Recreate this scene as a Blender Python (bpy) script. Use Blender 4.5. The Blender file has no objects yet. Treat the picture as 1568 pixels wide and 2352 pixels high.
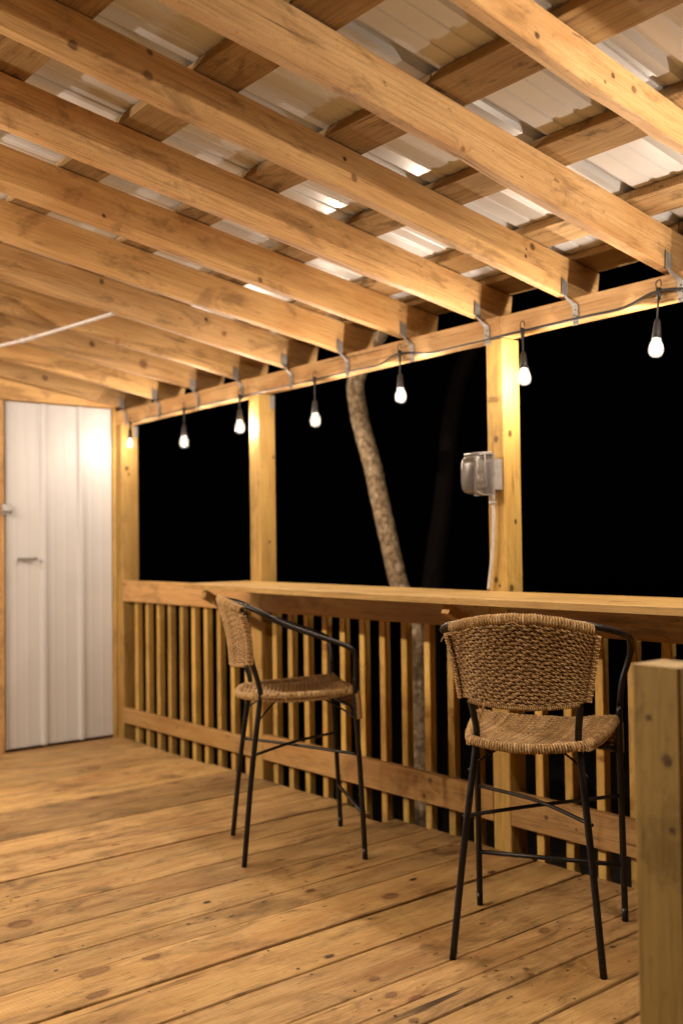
import bpy, math, random
from mathutils import Vector, Matrix
R = random.Random(7)
scene = bpy.context.scene
COL = scene.collection

# ------------------------------------------------------------------ camera, world, exposure
cam_d = bpy.data.cameras.new("camera")
cam = bpy.data.objects.new("camera", cam_d); COL.objects.link(cam)
rgt, up, fwd = Vector((.7684, -.6398, -.0134)), Vector((-.0084, -.0305, .9995)), Vector((.6399, .7679, .0284))
fwd.normalize(); rgt = fwd.cross(Vector(up)).normalized(); up = rgt.cross(fwd)
m = Matrix((rgt, up, -fwd)).transposed().to_4x4()
m.translation = Vector((0, 0, 1.25)); cam.matrix_world = m
cam_d.sensor_fit = 'VERTICAL'; cam_d.sensor_height = 36; cam_d.sensor_width = 24
cam_d.lens = 36 * 2345 / 2352.0
cam_d.clip_start = .05; cam_d.clip_end = 300
cam_d.dof.use_dof = True; cam_d.dof.focus_distance = 3.02; cam_d.dof.aperture_fstop = 1.9
cam_d.dof.aperture_blades = 9
scene.camera = cam
w = bpy.data.worlds.new("World"); scene.world = w; w.use_nodes = True
bg = w.node_tree.nodes['Background']; bg.inputs[0].default_value = (.02, .022, .035, 1); bg.inputs[1].default_value = .01
scene.view_settings.view_transform = 'Standard'; scene.view_settings.look = 'None'
scene.view_settings.exposure = 0.38; scene.view_settings.gamma = 1
scene.cycles.use_denoising = True
scene.cycles.max_bounces = 8; scene.cycles.diffuse_bounces = 4; scene.cycles.transparent_max_bounces = 12
scene.cycles.sample_clamp_indirect = 4; scene.cycles.caustics_reflective = False; scene.cycles.caustics_refractive = False
BULB_W = 15.0
LIGHT_COL = (1.0, .82, .645)

# ------------------------------------------------------------------ materials
def newmat(name):
    m = bpy.data.materials.new(name); m.use_nodes = True
    nt = m.node_tree; b = nt.nodes['Principled BSDF']
    return m, nt, b
def N(nt, t, **k):
    n = nt.nodes.new(t)
    for a, v in k.items(): setattr(n, a, v)
    return n
def L(nt, a, b): nt.links.new(a, b)
def math_n(nt, op, a, b=None, clamp=False):
    n = N(nt, 'ShaderNodeMath', operation=op, use_clamp=clamp)
    for i, v in ((0, a), (1, b)):
        if v is None: continue
        if isinstance(v, (int, float)): n.inputs[i].default_value = v
        else: L(nt, v, n.inputs[i])
    return n.outputs[0]
def maprange(nt, v, a, b, c=0, d=1, smooth=True):
    n = N(nt, 'ShaderNodeMapRange'); n.interpolation_type = 'SMOOTHSTEP' if smooth else 'LINEAR'
    L(nt, v, n.inputs[0])
    for i, x in zip((1, 2, 3, 4), (a, b, c, d)): n.inputs[i].default_value = x
    return n.outputs[0]
def vscale(nt, v, s):
    n = N(nt, 'ShaderNodeVectorMath', operation='MULTIPLY'); L(nt, v, n.inputs[0]); n.inputs[1].default_value = s
    return n.outputs[0]
def noise(nt, v, scale=1, detail=3, rough=.5, dist=0):
    n = N(nt, 'ShaderNodeTexNoise'); L(nt, v, n.inputs['Vector'])
    n.inputs['Scale'].default_value = scale; n.inputs['Detail'].default_value = detail
    n.inputs['Roughness'].default_value = rough; n.inputs['Distortion'].default_value = dist
    return n.outputs[0]
def mixc(nt, f, a, b, mode='MIX'):
    n = N(nt, 'ShaderNodeMix', data_type='RGBA', blend_type=mode)
    if isinstance(f, (int, float)): n.inputs[0].default_value = f
    else: L(nt, f, n.inputs[0])
    for i, v in ((6, a), (7, b)):
        if isinstance(v, tuple): n.inputs[i].default_value = (*v[:3], 1)
        else: L(nt, v, n.inputs[i])
    return n.outputs[2]
def attr(nt, name, out):
    n = N(nt, 'ShaderNodeAttribute', attribute_name=name); return n.outputs[out]

def wood(name, light, dark, yellow=(0.5, .33, .12), rough=.55, saw=0.0, stain=.35, knots=1.0, bump=.25, gray=.0, kthr=.55, ksize=.09, stc=(.52, .64), gap=.45, mould=.75, speck=.73, vlo=.72, gx=1.):
    m, nt, b = newmat(name)
    wc = attr(nt, 'wc', 'Vector'); rnd = attr(nt, 'rnd', 'Fac')
    # knots
    vo = N(nt, 'ShaderNodeTexVoronoi'); L(nt, vscale(nt, wc, (4.4, 5.2, .7)), vo.inputs['Vector']); vo.inputs['Scale'].default_value = 1
    sep = N(nt, 'ShaderNodeSeparateColor'); L(nt, vo.outputs['Color'], sep.inputs[0])
    on = maprange(nt, sep.outputs[0], kthr, kthr + .01)
    size = maprange(nt, sep.outputs[1], 0, 1, .05, .05 + ksize, False)
    d = vo.outputs['Distance']
    q = math_n(nt, 'DIVIDE', d, size)
    q = math_n(nt, 'ADD', q, math_n(nt, 'MULTIPLY', math_n(nt, 'SUBTRACT', noise(nt, wc, 30, 2), .5), .5))
    kmask = math_n(nt, 'MULTIPLY', maprange(nt, q, 1.1, .75), on)
    kring = math_n(nt, 'MULTIPLY', maprange(nt, math_n(nt, 'ABSOLUTE', math_n(nt, 'SUBTRACT', q, .95)), .28, .05), on)
    khalo = math_n(nt, 'MULTIPLY', maprange(nt, q, 3.2, .6), on)
    # grain with swirl round the knots
    add = N(nt, 'ShaderNodeVectorMath', operation='ADD'); L(nt, wc, add.inputs[0])
    cmb = N(nt, 'ShaderNodeCombineXYZ'); L(nt, math_n(nt, 'MULTIPLY', khalo, .035), cmb.inputs[1]); L(nt, cmb.outputs[0], add.inputs[1])
    wcd = add.outputs[0]
    g1 = noise(nt, vscale(nt, wcd, (gx * 1.6, 20, 12)), 1, 4, .6, .8)
    g2 = noise(nt, vscale(nt, wcd, (gx * 5, 170, 120)), 1, 3, .6)
    st = noise(nt, vscale(nt, wc, (3.5, 8, 6)), 1, 6, .7, .5)
    gm = maprange(nt, g1, .34, .72)
    c = mixc(nt, math_n(nt, 'MULTIPLY', gm, gap), light, dark)
    pore = noise(nt, vscale(nt, wc, (45, 160, 90)), 1, 2, .5)
    c = mixc(nt, math_n(nt, 'MULTIPLY', maprange(nt, pore, .56, .75), .35), c, tuple(x * .5 for x in dark))
    c = mixc(nt, math_n(nt, 'MULTIPLY', rnd, .6), c, yellow)
    c = mixc(nt, math_n(nt, 'MULTIPLY', maprange(nt, g2, .42, .7), .42), c, tuple(x * .45 for x in dark))
    mold = math_n(nt, 'MULTIPLY', maprange(nt, noise(nt, vscale(nt, wc, (1.1, 34, 30)), 1, 3, .6, .7), .62, .70), maprange(nt, noise(nt, vscale(nt, wc, (1.9, 3, 3)), 1, 2), .45, .6))
    c = mixc(nt, math_n(nt, 'MULTIPLY', mold, mould), c, tuple(x * .18 for x in dark))
    blot = noise(nt, vscale(nt, wc, (1.6, 4.5, 2)), 1, 3, .6)
    c = mixc(nt, math_n(nt, 'MULTIPLY', maprange(nt, blot, .48, .7), .45), c, (dark[0] * .85, dark[1] * .7, dark[2] * .55))
    c = mixc(nt, math_n(nt, 'MULTIPLY', maprange(nt, st, stc[0], stc[1]), stain), c, tuple(x * .35 + gray * .03 for x in dark))
    fl = noise(nt, vscale(nt, wc, (14, 42, 38)), 1, 2, .5)
    c = mixc(nt, math_n(nt, 'MULTIPLY', maprange(nt, fl, speck, speck + .03), .6 * knots), c, tuple(x * .15 for x in dark))
    kn = math_n(nt, 'MULTIPLY', math_n(nt, 'ADD', math_n(nt, 'MULTIPLY', kmask, .55), math_n(nt, 'MULTIPLY', kring, .35)), knots, True)
    c = mixc(nt, math_n(nt, 'MULTIPLY', khalo, .22 * knots), c, (dark[0] * .9, dark[1] * .6, dark[2] * .4))
    c = mixc(nt, kn, c, (dark[0] * .32, dark[1] * .2, dark[2] * .16))
    hgt = math_n(nt, 'ADD', math_n(nt, 'MULTIPLY', g2, .6), math_n(nt, 'MULTIPLY', g1, .5))
    if saw:
        wv = N(nt, 'ShaderNodeTexWave', wave_type='BANDS', bands_direction='X'); L(nt, wc, wv.inputs['Vector'])
        wv.inputs['Scale'].default_value = 26; wv.inputs['Distortion'].default_value = 2.2; wv.inputs['Detail'].default_value = 2
        msk = maprange(nt, noise(nt, vscale(nt, wc, (1.4, 5, 5)), 1, 2), .48, .62)
        sw = math_n(nt, 'MULTIPLY', math_n(nt, 'MULTIPLY', wv.outputs['Fac'], msk), saw)
        c = mixc(nt, math_n(nt, 'MULTIPLY', sw, .5), c, tuple(x * .4 for x in dark))
        hgt = math_n(nt, 'SUBTRACT', hgt, sw)
    hsv = N(nt, 'ShaderNodeHueSaturation'); L(nt, c, hsv.inputs['Color']); hsv.inputs['Saturation'].default_value = 1.0
    L(nt, maprange(nt, attr(nt, 'rnd2', 'Fac'), 0, 1, vlo, 1.14, False), hsv.inputs['Value'])
    L(nt, hsv.outputs[0], b.inputs['Base Color'])
    L(nt, maprange(nt, g1, .3, .7, rough - .06, rough + .15, False), b.inputs['Roughness'])
    b.inputs['Specular IOR Level'].default_value = .3
    bp = N(nt, 'ShaderNodeBump'); bp.inputs['Strength'].default_value = bump; bp.inputs['Distance'].default_value = .004
    L(nt, hgt, bp.inputs['Height']); L(nt, bp.outputs[0], b.inputs['Normal'])
    return m

def plain(name, col, rough=.5, metal=0, bump=0, bscale=60, var=.15, spec=.5):
    m, nt, b = newmat(name)
    tc = N(nt, 'ShaderNodeTexCoord').outputs['Object']
    n = noise(nt, tc, bscale, 4, .6)
    n2 = noise(nt, tc, bscale * .12, 3, .5)
    f = math_n(nt, 'MULTIPLY', math_n(nt, 'ADD', n, n2), .5)
    c = mixc(nt, maprange(nt, f, .35, .65), tuple(x * (1 - var) for x in col), tuple(min(1, x * (1 + var)) for x in col))
    L(nt, c, b.inputs['Base Color']); b.inputs['Metallic'].default_value = metal
    L(nt, maprange(nt, n2, .3, .7, rough * .8, rough * 1.2, False), b.inputs['Roughness'])
    b.inputs['Specular IOR Level'].default_value = spec
    if bump:
        bp = N(nt, 'ShaderNodeBump'); bp.inputs['Strength'].default_value = bump; bp.inputs['Distance'].default_value = .002
        L(nt, n, bp.inputs['Height']); L(nt, bp.outputs[0], b.inputs['Normal'])
    return m

M = {}
M['pine'] = wood('pine_lumber', (.70, .445, .205), (.48, .255, .085), (.64, .39, .145), saw=.12, stain=.5, kthr=.84, ksize=.05, gap=.6, vlo=.66)
M["purlin"] = wood('rough_sawn_lumber', (.56, .38, .19), (.34, .21, .09), (.50, .33, .14), rough=.8, saw=.35, stain=.7, bump=.5, gap=.8, kthr=.85)
M['treated'] = wood('treated_lumber', (.52, .33, .105), (.36, .205, .052), (.46, .31, .075), stain=.35, knots=1, kthr=.86, ksize=.05, vlo=.74)
M['slat'] = wood('baluster_lumber', (.66, .42, .125), (.48, .27, .065), (.60, .40, .09), stain=.35, kthr=.86, ksize=.05)
M['newel'] = wood('weathered_post', (.42, .285, .095), (.27, .17, .045), (.36, .26, .07), stain=.5, kthr=.9, ksize=.04, bump=.5)
M['rail'] = wood('rail_lumber', (.52, .31, .12), (.35, .18, .058), (.46, .28, .09), stain=.4, kthr=.84, ksize=.05)
M['deck'] = wood('deck_planks', (.58, .375, .16), (.34, .19, .07), (.50, .33, .12), rough=.52, saw=.22, stain=.9, bump=.5, kthr=.86, vlo=.58, ksize=.14, stc=(.45, .74), gap=.8, speck=.68, mould=1.0, gx=2.)
M['bar'] = wood('bar_plank', (.48, .315, .115), (.32, .19, .058), (.43, .28, .085), rough=.45, stain=.25, knots=.7, gap=.8)
M['black'] = plain('black_painted_tube', (.006, .005, .0055), .36, 0, .5, 140, .3, .35)
M['cable'] = plain('black_rubber', (.012, .011, .011), .55)
M['galv'] = plain('galvanised_steel', (.25, .24, .23), .55, .6, .2, 90, .2)
M['screw'] = plain('dark_hole', (.03, .025, .02), .6)
M['coverplastic'] = plain('smoky_plastic', (.17, .155, .145), .4)
M['ink'] = plain('faded_ink', (.24, .14, .05), .8)
M['greybox'] = plain('grey_plastic', (.20, .185, .17), .5, 0, .1)
M['conduit'] = plain('white_pvc', (.44, .41, .39), .45)
M['chrome'] = plain('brushed_steel', (.22, .21, .20), .35, .8)

def sheet_mat(name, col, rough, coat=.0):
    m, nt, b = newmat(name)
    tc = N(nt, 'ShaderNodeTexCoord').outputs['Object']
    n = noise(nt, tc, 1.3, 5, .65); n2 = noise(nt, vscale(nt, tc, (2, 30, 2)), 1, 3, .5)
    c = mixc(nt, math_n(nt, 'MULTIPLY', maprange(nt, n, .45, .75), .35), col, tuple(x * .72 for x in col))
    c = mixc(nt, math_n(nt, 'MULTIPLY', maprange(nt, n2, .55, .75), .12), c, tuple(x * .6 for x in col))
    L(nt, c, b.inputs['Base Color'])
    b.inputs['Roughness'].default_value = rough
    b.inputs['Specular IOR Level'].default_value = .5
    bp = N(nt, 'ShaderNodeBump'); bp.inputs['Strength'].default_value = .05; bp.inputs['Distance'].default_value = .003
    L(nt, noise(nt, tc, 5, 3, .5), bp.inputs['Height']); L(nt, bp.outputs[0], b.inputs['Normal'])
    return m
M['roof'] = sheet_mat('white_roof_metal', (.70, .72, .75), .28)
M['siding'] = sheet_mat('white_siding_metal', (.50, .51, .525), .42)

def rope_mat():
    m, nt, b = newmat('seagrass_rope')
    wc = attr(nt, 'wc', 'Vector'); rnd = attr(nt, 'rnd', 'Fac')
    sx = N(nt, 'ShaderNodeSeparateXYZ'); L(nt, wc, sx.inputs[0])
    n1 = noise(nt, vscale(nt, wc, (70, 5, 5)), 1, 3, .6)
    n2 = noise(nt, vscale(nt, wc, (12, 1, 1)), 1, 2, .5)
    c = mixc(nt, maprange(nt, n1, .35, .68), (.47, .30, .125), (.12, .068, .025))
    c = mixc(nt, math_n(nt, 'MULTIPLY', maprange(nt, n2, .5, .7), .45), c, (.66, .49, .29))
    c = mixc(nt, math_n(nt, 'MULTIPLY', rnd, .45), c, (.15, .08, .035))
    L(nt, c, b.inputs['Base Color']); b.inputs['Roughness'].default_value = .7
    b.inputs['Specular IOR Level'].default_value = .25
    tw = math_n(nt, 'SINE', math_n(nt, 'ADD', math_n(nt, 'MULTIPLY', sx.outputs[0], 1500), math_n(nt, 'MULTIPLY', sx.outputs[1], 6.2832)))
    bp = N(nt, 'ShaderNodeBump'); bp.inputs['Strength'].default_value = .5; bp.inputs['Distance'].default_value = .0006
    L(nt, math_n(nt, 'ADD', tw, n1), bp.inputs['Height']); L(nt, bp.outputs[0], b.inputs['Normal'])
    return m
M['rope'] = rope_mat()
M['ropedark'] = plain('weave_gap_shade', (.07, .035, .016), .9, 0, .4, 200)  # backing sheet added inside the weave, coloured dark for shade in the gaps

def knot_mat():
    m, nt, b = newmat('wood_knot')
    wc = attr(nt, 'wc', 'Vector'); rnd = attr(nt, 'rnd', 'Fac')
    tc = N(nt, 'ShaderNodeTexCoord').outputs['Object']
    sx = N(nt, 'ShaderNodeSeparateXYZ'); L(nt, wc, sx.inputs[0])
    r = math_n(nt, 'ADD', sx.outputs[0], math_n(nt, 'MULTIPLY', math_n(nt, 'SUBTRACT', noise(nt, tc, 55, 3, .6), .5), .42))
    ring = math_n(nt, 'SINE', math_n(nt, 'MULTIPLY', r, 38))
    c = mixc(nt, maprange(nt, ring, -.6, 1), (.26, .125, .05), (.17, .075, .03))
    c = mixc(nt, maprange(nt, math_n(nt, 'ABSOLUTE', math_n(nt, 'SUBTRACT', r, .52)), .10, .02), c, (.055, .022, .010))
    c = mixc(nt, rnd, c, (.03, .014, .008))
    L(nt, c, b.inputs['Base Color']); b.inputs['Roughness'].default_value = .6
    a_ = math_n(nt, 'MULTIPLY', maprange(nt, r, .66, .50), math_n(nt, 'ADD', math_n(nt, 'MULTIPLY', rnd, .3), .5))
    h_ = math_n(nt, 'MULTIPLY', maprange(nt, r, 1.0, .5), .22)
    L(nt, math_n(nt, 'MAXIMUM', a_, h_), b.inputs['Alpha'])
    return m
M['knot'] = knot_mat()
def bark_mat(name, a, bcol, pale):
    m, nt, b = newmat(name)
    tc = N(nt, 'ShaderNodeTexCoord').outputs['Object']
    n = noise(nt, vscale(nt, tc, (38, 38, 30)), 1, 6, .75, .3)
    n2 = noise(nt, vscale(nt, tc, (26, 26, 16)), 1, 3, .6)
    c = mixc(nt, maprange(nt, n, .38, .62), a, bcol)
    c = mixc(nt, math_n(nt, 'MULTIPLY', maprange(nt, n2, .58, .66), .7), c, pale)
    L(nt, c, b.inputs['Base Color']); b.inputs['Roughness'].default_value = .9; b.inputs['Specular IOR Level'].default_value = .08
    bp = N(nt, 'ShaderNodeBump'); bp.inputs['Strength'].default_value = .8; bp.inputs['Distance'].default_value = .005
    L(nt, n, bp.inputs['Height']); L(nt, bp.outputs[0], b.inputs['Normal'])
    return m
M['bark'] = bark_mat('pale_bark', (.27, .20, .125), (.09, .06, .033), (.40, .33, .24))
M['bark2'] = bark_mat('dark_bark', (.010, .007, .0065), (.004, .003, .003), (.01, .0075, .0075))
M['soil'] = plain('leaf_litter', (.03, .022, .014), .95, 0, .6, 8, .5)

def glass_mat():
    m, nt, b = newmat('bulb_glass'); nt.nodes.remove(b)
    out = nt.nodes['Material Output']
    t = N(nt, 'ShaderNodeBsdfTransparent'); tl = N(nt, 'ShaderNodeBsdfTranslucent'); tl.inputs[0].default_value = (.95, .95, .95, 1)
    g = N(nt, 'ShaderNodeBsdfGlossy'); g.inputs['Roughness'].default_value = .08
    lw = N(nt, 'ShaderNodeLayerWeight'); lw.inputs[0].default_value = .35
    m1 = N(nt, 'ShaderNodeMixShader'); m1.inputs[0].default_value = .006
    L(nt, t.outputs[0], m1.inputs[1]); L(nt, tl.outputs[0], m1.inputs[2])
    m2 = N(nt, 'ShaderNodeMixShader'); L(nt, math_n(nt, 'MULTIPLY', lw.outputs['Fresnel'], .3), m2.inputs[0])
    L(nt, m1.outputs[0], m2.inputs[1]); L(nt, g.outputs[0], m2.inputs[2])
    L(nt, m2.outputs[0], out.inputs[0]); return m
M['glass'] = glass_mat()
def clear_mat():
    m, nt, b = newmat('clear_plastic'); nt.nodes.remove(b)
    out = nt.nodes['Material Output']
    t = N(nt, 'ShaderNodeBsdfTransparent'); t.inputs[0].default_value = (.82, .78, .75, 1)
    d = N(nt, 'ShaderNodeBsdfDiffuse'); d.inputs[0].default_value = (.27, .245, .225, 1)
    g = N(nt, 'ShaderNodeBsdfGlossy'); g.inputs['Roughness'].default_value = .22; g.inputs[0].default_value = (.35, .34, .33, 1)
    lw = N(nt, 'ShaderNodeLayerWeight'); lw.inputs[0].default_value = .3
    m0 = N(nt, 'ShaderNodeMixShader'); m0.inputs[0].default_value = .30; L(nt, t.outputs[0], m0.inputs[1]); L(nt, d.outputs[0], m0.inputs[2])
    m1 = N(nt, 'ShaderNodeMixShader'); L(nt, math_n(nt, 'MULTIPLY', lw.outputs['Fresnel'], .22), m1.inputs[0]); L(nt, m0.outputs[0], m1.inputs[1]); L(nt, g.outputs[0], m1.inputs[2])
    L(nt, m1.outputs[0], out.inputs[0]); return m
M['clear'] = clear_mat()
def fil_mat():
    m, nt, b = newmat('glowing_filament'); nt.nodes.remove(b)
    e = N(nt, 'ShaderNodeEmission'); e.inputs[0].default_value = (1, .9, .78, 1); e.inputs[1].default_value = 40
    L(nt, e.outputs[0], nt.nodes['Material Output'].inputs[0]); return m
M['filament'] = fil_mat()

# ------------------------------------------------------------------ mesh helpers
class MB:
    def __init__(s): s.v = []; s.f = []; s.wc = []; s.r = []; s.r2 = []; s.smooth = []; s.mi = []
    def add(s, vs, fs, wcs=None, r=0., r2=.5, smooth=False, mi=0):
        o = len(s.v); s.v += [tuple(p) for p in vs]
        s.f += [tuple(i + o for i in f) for f in fs]
        s.wc += [tuple(c) for c in (wcs or vs)]
        s.r += [r] * len(vs); s.r2 += [r2] * len(vs); s.smooth += [smooth] * len(fs); s.mi += [mi] * len(fs)
BASES = {}
class Thing(dict): pass
def thing(name, label, cat, loc=(0, 0, 0), rotz=0, group=None):
    o = bpy.data.objects.new(name, None); COL.objects.link(o); o.empty_display_size = .1
    o.location = loc; o.rotation_euler = (0, 0, rotz)
    o['label'] = label; o['category'] = cat
    if group: o['group'] = group
    BASES[o.name] = Vector(loc) if rotz == 0 else None
    return o
def build(mb, name, mat, parent=None, loc=None, local=False):
    me_off = Vector((0, 0, 0))
    if parent is not None and not local:
        q = parent; me_off = Vector((0, 0, 0))
        while q is not None:
            me_off += Vector(q.location); q = q.parent
    if loc is not None: me_off = Vector(loc)
    me = bpy.data.meshes.new(name)
    me.from_pydata([tuple(Vector(p) - me_off) for p in mb.v], [], mb.f)
    me.polygons.foreach_set('use_smooth', mb.smooth)
    a = me.attributes.new('wc', 'FLOAT_VECTOR', 'POINT'); a.data.foreach_set('vector', [x for c in mb.wc for x in c])
    a = me.attributes.new('rnd', 'FLOAT', 'POINT'); a.data.foreach_set('value', mb.r)
    a = me.attributes.new('rnd2', 'FLOAT', 'POINT'); a.data.foreach_set('value', mb.r2)
    me.materials.append(M[mat])
    if any(mb.mi): me.materials.append(M['knot']); me.polygons.foreach_set('material_index', mb.mi)
    me.update()
    o = bpy.data.objects.new(name, me); COL.objects.link(o)
    if parent is not None: o.parent = parent
    if loc is not None: o.location = loc
    return o
def tag(o, label, cat, group=None):
    o['label'] = label; o['category'] = cat
    if group: o['group'] = group
    return o
def struct(o): o['kind'] = 'structure'; return o

def board(mb, p0, p1, wdir, W, T, seed=None, ch=.003, jit=.0, nseg=None, wane=0., ends=True, taper=None):
    """A plank from p0 to p1 (centre line); wdir = width direction, W width, T thickness."""
    rr = random.Random(seed if seed is not None else R.random())
    p0, p1 = Vector(p0), Vector(p1); d = p1 - p0; Ln = d.length; d.normalize()
    wd = Vector(wdir); wd = (wd - d * wd.dot(d)).normalized(); td = d.cross(wd)
    n = nseg or max(1, int(Ln / .12)) if (jit or wane) else 1
    off = Vector((rr.uniform(0, 50), rr.uniform(0, 50), rr.uniform(0, 50)))
    hw, ht = W / 2, T / 2
    prof = [(-hw + ch, -ht), (hw - ch, -ht), (hw, -ht + ch), (hw, ht - ch), (hw - ch, ht), (-hw + ch, ht), (-hw, ht - ch), (-hw, -ht + ch)]
    ph = [rr.uniform(0, 6.28) for _ in range(6)]; fr = [rr.uniform(1.5, 4), rr.uniform(4, 9), rr.uniform(1, 3)]
    vs, wcs, fs = [], [], []
    for i in range(n + 1):
        t = i / n; s = t * Ln
        bw = jit * (math.sin(fr[0] * s + ph[0]) + .4 * math.sin(fr[1] * s + ph[1]) + rr.uniform(-.25, .25))
        bt = jit * .5 * math.sin(fr[2] * s + ph[2])
        wn = wane * max(0, math.sin(fr[0] * s + ph[3])) * (1 + .3 * math.sin(fr[1] * 2 * s + ph[4]))
        for (a, b) in prof:
            aa = a
            if a < 0: aa += wn + rr.uniform(0, jit * .5)
            q = p0 + d * s + wd * (aa + bw * .5) + td * (b + bt)
            vs.append(q); wcs.append(Vector((s, a, b)) + off)
    k = 8
    for i in range(n):
        for j in range(k):
            a, b = i * k + j, i * k + (j + 1) % k
            fs.append((a, b, b + k, a + k))
    fs.append(tuple(reversed(range(k)))); fs.append(tuple(n * k + j for j in range(k)))
    mb.add(vs, fs, wcs, rr.random(), rr.random())

def box(mb, x0, x1, y0, y1, z0, z1, along='x', seed=None, ch=.003, jit=0., wane=0.):
    cx, cy, cz = (x0 + x1) / 2, (y0 + y1) / 2, (z0 + z1) / 2
    if along == 'x': board(mb, (x0, cy, cz), (x1, cy, cz), (0, 1, 0), y1 - y0, z1 - z0, seed, ch, jit, None, wane)
    elif along == 'y': board(mb, (cx, y0, cz), (cx, y1, cz), (0, 0, 1), z1 - z0, x1 - x0, seed, ch, jit, None, wane)
    else: board(mb, (cx, cy, z0), (cx, cy, z1), (1, 0, 0), x1 - x0, y1 - y0, seed, ch, jit, None, wane)

def tube(mb, pts, r, sides=8, caps=True, rnd=0., smooth=True, closed=False, up=None):
    pts = [Vector(p) for p in pts]; n = len(pts)
    rs = r if isinstance(r, (list, tuple)) else [r] * n
    vs, wcs, fs = [], [], []; s = 0; prev = None
    for i, p in enumerate(pts):
        t = (pts[min(i + 1, n - 1)] - pts[max(i - 1, 0)])
        if t.length < 1e-9: t = Vector((0, 0, 1))
        t.normalize()
        if prev is None:
            ref = Vector((0, 0, 1)) if abs(t.z) < .9 else Vector((1, 0, 0))
            u = t.cross(ref).normalized()
        else:
            u = (prev - t * prev.dot(t)).normalized()
        prev = u; v = t.cross(u)
        if i: s += (p - pts[i - 1]).length
        for j in range(sides):
            a = 2 * math.pi * j / sides
            vs.append(p + (u * math.cos(a) + v * math.sin(a)) * rs[i]); wcs.append((s, j / sides, 0))
    for i in range(n - 1):
        for j in range(sides):
            a, b = i * sides + j, i * sides + (j + 1) % sides
            fs.append((a, b, b + sides, a + sides))
    if caps:
        fs.append(tuple(reversed(range(sides)))); fs.append(tuple((n - 1) * sides + j for j in range(sides)))
    mb.add(vs, fs, wcs, rnd, R.random(), smooth)

def knot(mb, c, u, v, ru, rv=None, dark=None):
    """an inlaid knot: a thin disc lying on a board's face, soft edged"""
    rv = rv or ru; c, u, v = Vector(c), Vector(u).normalized(), Vector(v).normalized(); k = 20
    vs = [c]; wcs = [(0, 0, 0)]
    for rr_ in (.5, 1.0):
        for j in range(k):
            a = 2 * math.pi * j / k; vs.append(c + u * math.cos(a) * ru * 1.6 * rr_ + v * math.sin(a) * rv * 1.6 * rr_); wcs.append((rr_, j / k, 0))
    fs = [(0, 1 + j, 1 + (j + 1) % k) for j in range(k)] + [(1 + j, 1 + k + j, 1 + k + (j + 1) % k, 1 + (j + 1) % k) for j in range(k)]
    mb.add(vs, fs, wcs, R.uniform(0, .35) if dark is None else dark, .5, False, 1)

def spline(pts, k=8):
    """Catmull-Rom through the points"""
    P = [Vector(p) for p in pts]; P = [2 * P[0] - P[1]] + P + [2 * P[-1] - P[-2]]
    out = []
    for i in range(1, len(P) - 2):
        a, b, c, d = P[i - 1:i + 3]
        for j in range(k):
            t = j / k
            out.append(.5 * ((2 * b) + (c - a) * t + (2 * a - 5 * b + 4 * c - d) * t * t + (3 * b - a - 3 * c + d) * t ** 3))
    out.append(P[-2]); return out

def lathe(mb, c, prof, sides=20, smooth=True, axis=None):
    vs, fs = [], []; k = len(prof)
    ax = Vector(axis or (0, 0, 1)).normalized()
    u = ax.orthogonal().normalized(); v = ax.cross(u)
    for (r, z) in prof:
        for j in range(sides):
            a = 2 * math.pi * j / sides
            vs.append(Vector(c) + ax * z + (u * math.cos(a) + v * math.sin(a)) * r)
    for i in range(k - 1):
        for j in range(sides):
            a, b = i * sides + j, i * sides + (j + 1) % sides
            fs.append((a, b, b + sides, a + sides))
    mb.add(vs, fs, None, 0, .5, smooth)

# ------------------------------------------------------------------ the ground outside and the deck floor
mb = MB(); n = 40; vs = []; fs = []
for i in range(n + 1):
    for j in range(n + 1):
        x, y = -60 + 120 * i / n, -60 + 120 * j / n
        vs.append((x, y, -1.7 + .25 * math.sin(x * .3) * math.cos(y * .23) + R.uniform(-.05, .05)))
for i in range(n):
    for j in range(n):
        a = i * (n + 1) + j; fs.append((a, a + n + 1, a + n + 2, a + 1))
mb.add(vs, fs, None, 0, .5, True); struct(build(mb, 'ground', 'soil'))

EDGE = 3.135
lines = [(-1.31, 3), (-1.09, 4), (-.87, 2), (-.65, 3), (-.43, 4), (-.21, 3), (.01, 2), (.23, 4), (.45, 3), (.67, 2), (.89, 3), (1.12, 3), (1.35, 2), (1.60, 7), (1.745, 6), (1.93, 7), (2.045, 1.5), (2.165, 2), (2.385, 8),
         (2.605, 8), (2.82, 2), (2.975, 1.5), (3.19, 4), (3.41, 3), (3.565, 2), (3.76, 9), (3.93, 3), (4.086, 3), (4.275, 4), (4.50, 3), (4.726, 6),
         (4.95, 2), (5.20, 4), (5.42, 2), (5.64, 3), (5.86, 3), (6.055, 3)]
mb = MB()
for i in range(len(lines) - 1):
    y0, g0 = lines[i]; y1, g1 = lines[i + 1]
    a = y0 + (g0 + 1.6) * .0007; b = y1 - (g1 + 1.6) * .0007
    ex = EDGE + R.uniform(-.012, .012)
    if i == 23: ex -= .09
    dz = R.uniform(-.0012, .0012)
    cuts = [-1.5, ex]
    if i % 4 == 2 and i < 17: cuts = [-1.5, R.uniform(-.6, .4), ex]
    for k in range(len(cuts) - 1):
        board(mb, (cuts[k] + (.002 if k else 0), (a + b) / 2, -.0145 + dz), (cuts[k + 1], (a + b) / 2, -.0145 + dz), (0, 1, 0), b - a, .029, 100 + i * 3 + k, .0025, .0009, 24)
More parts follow.
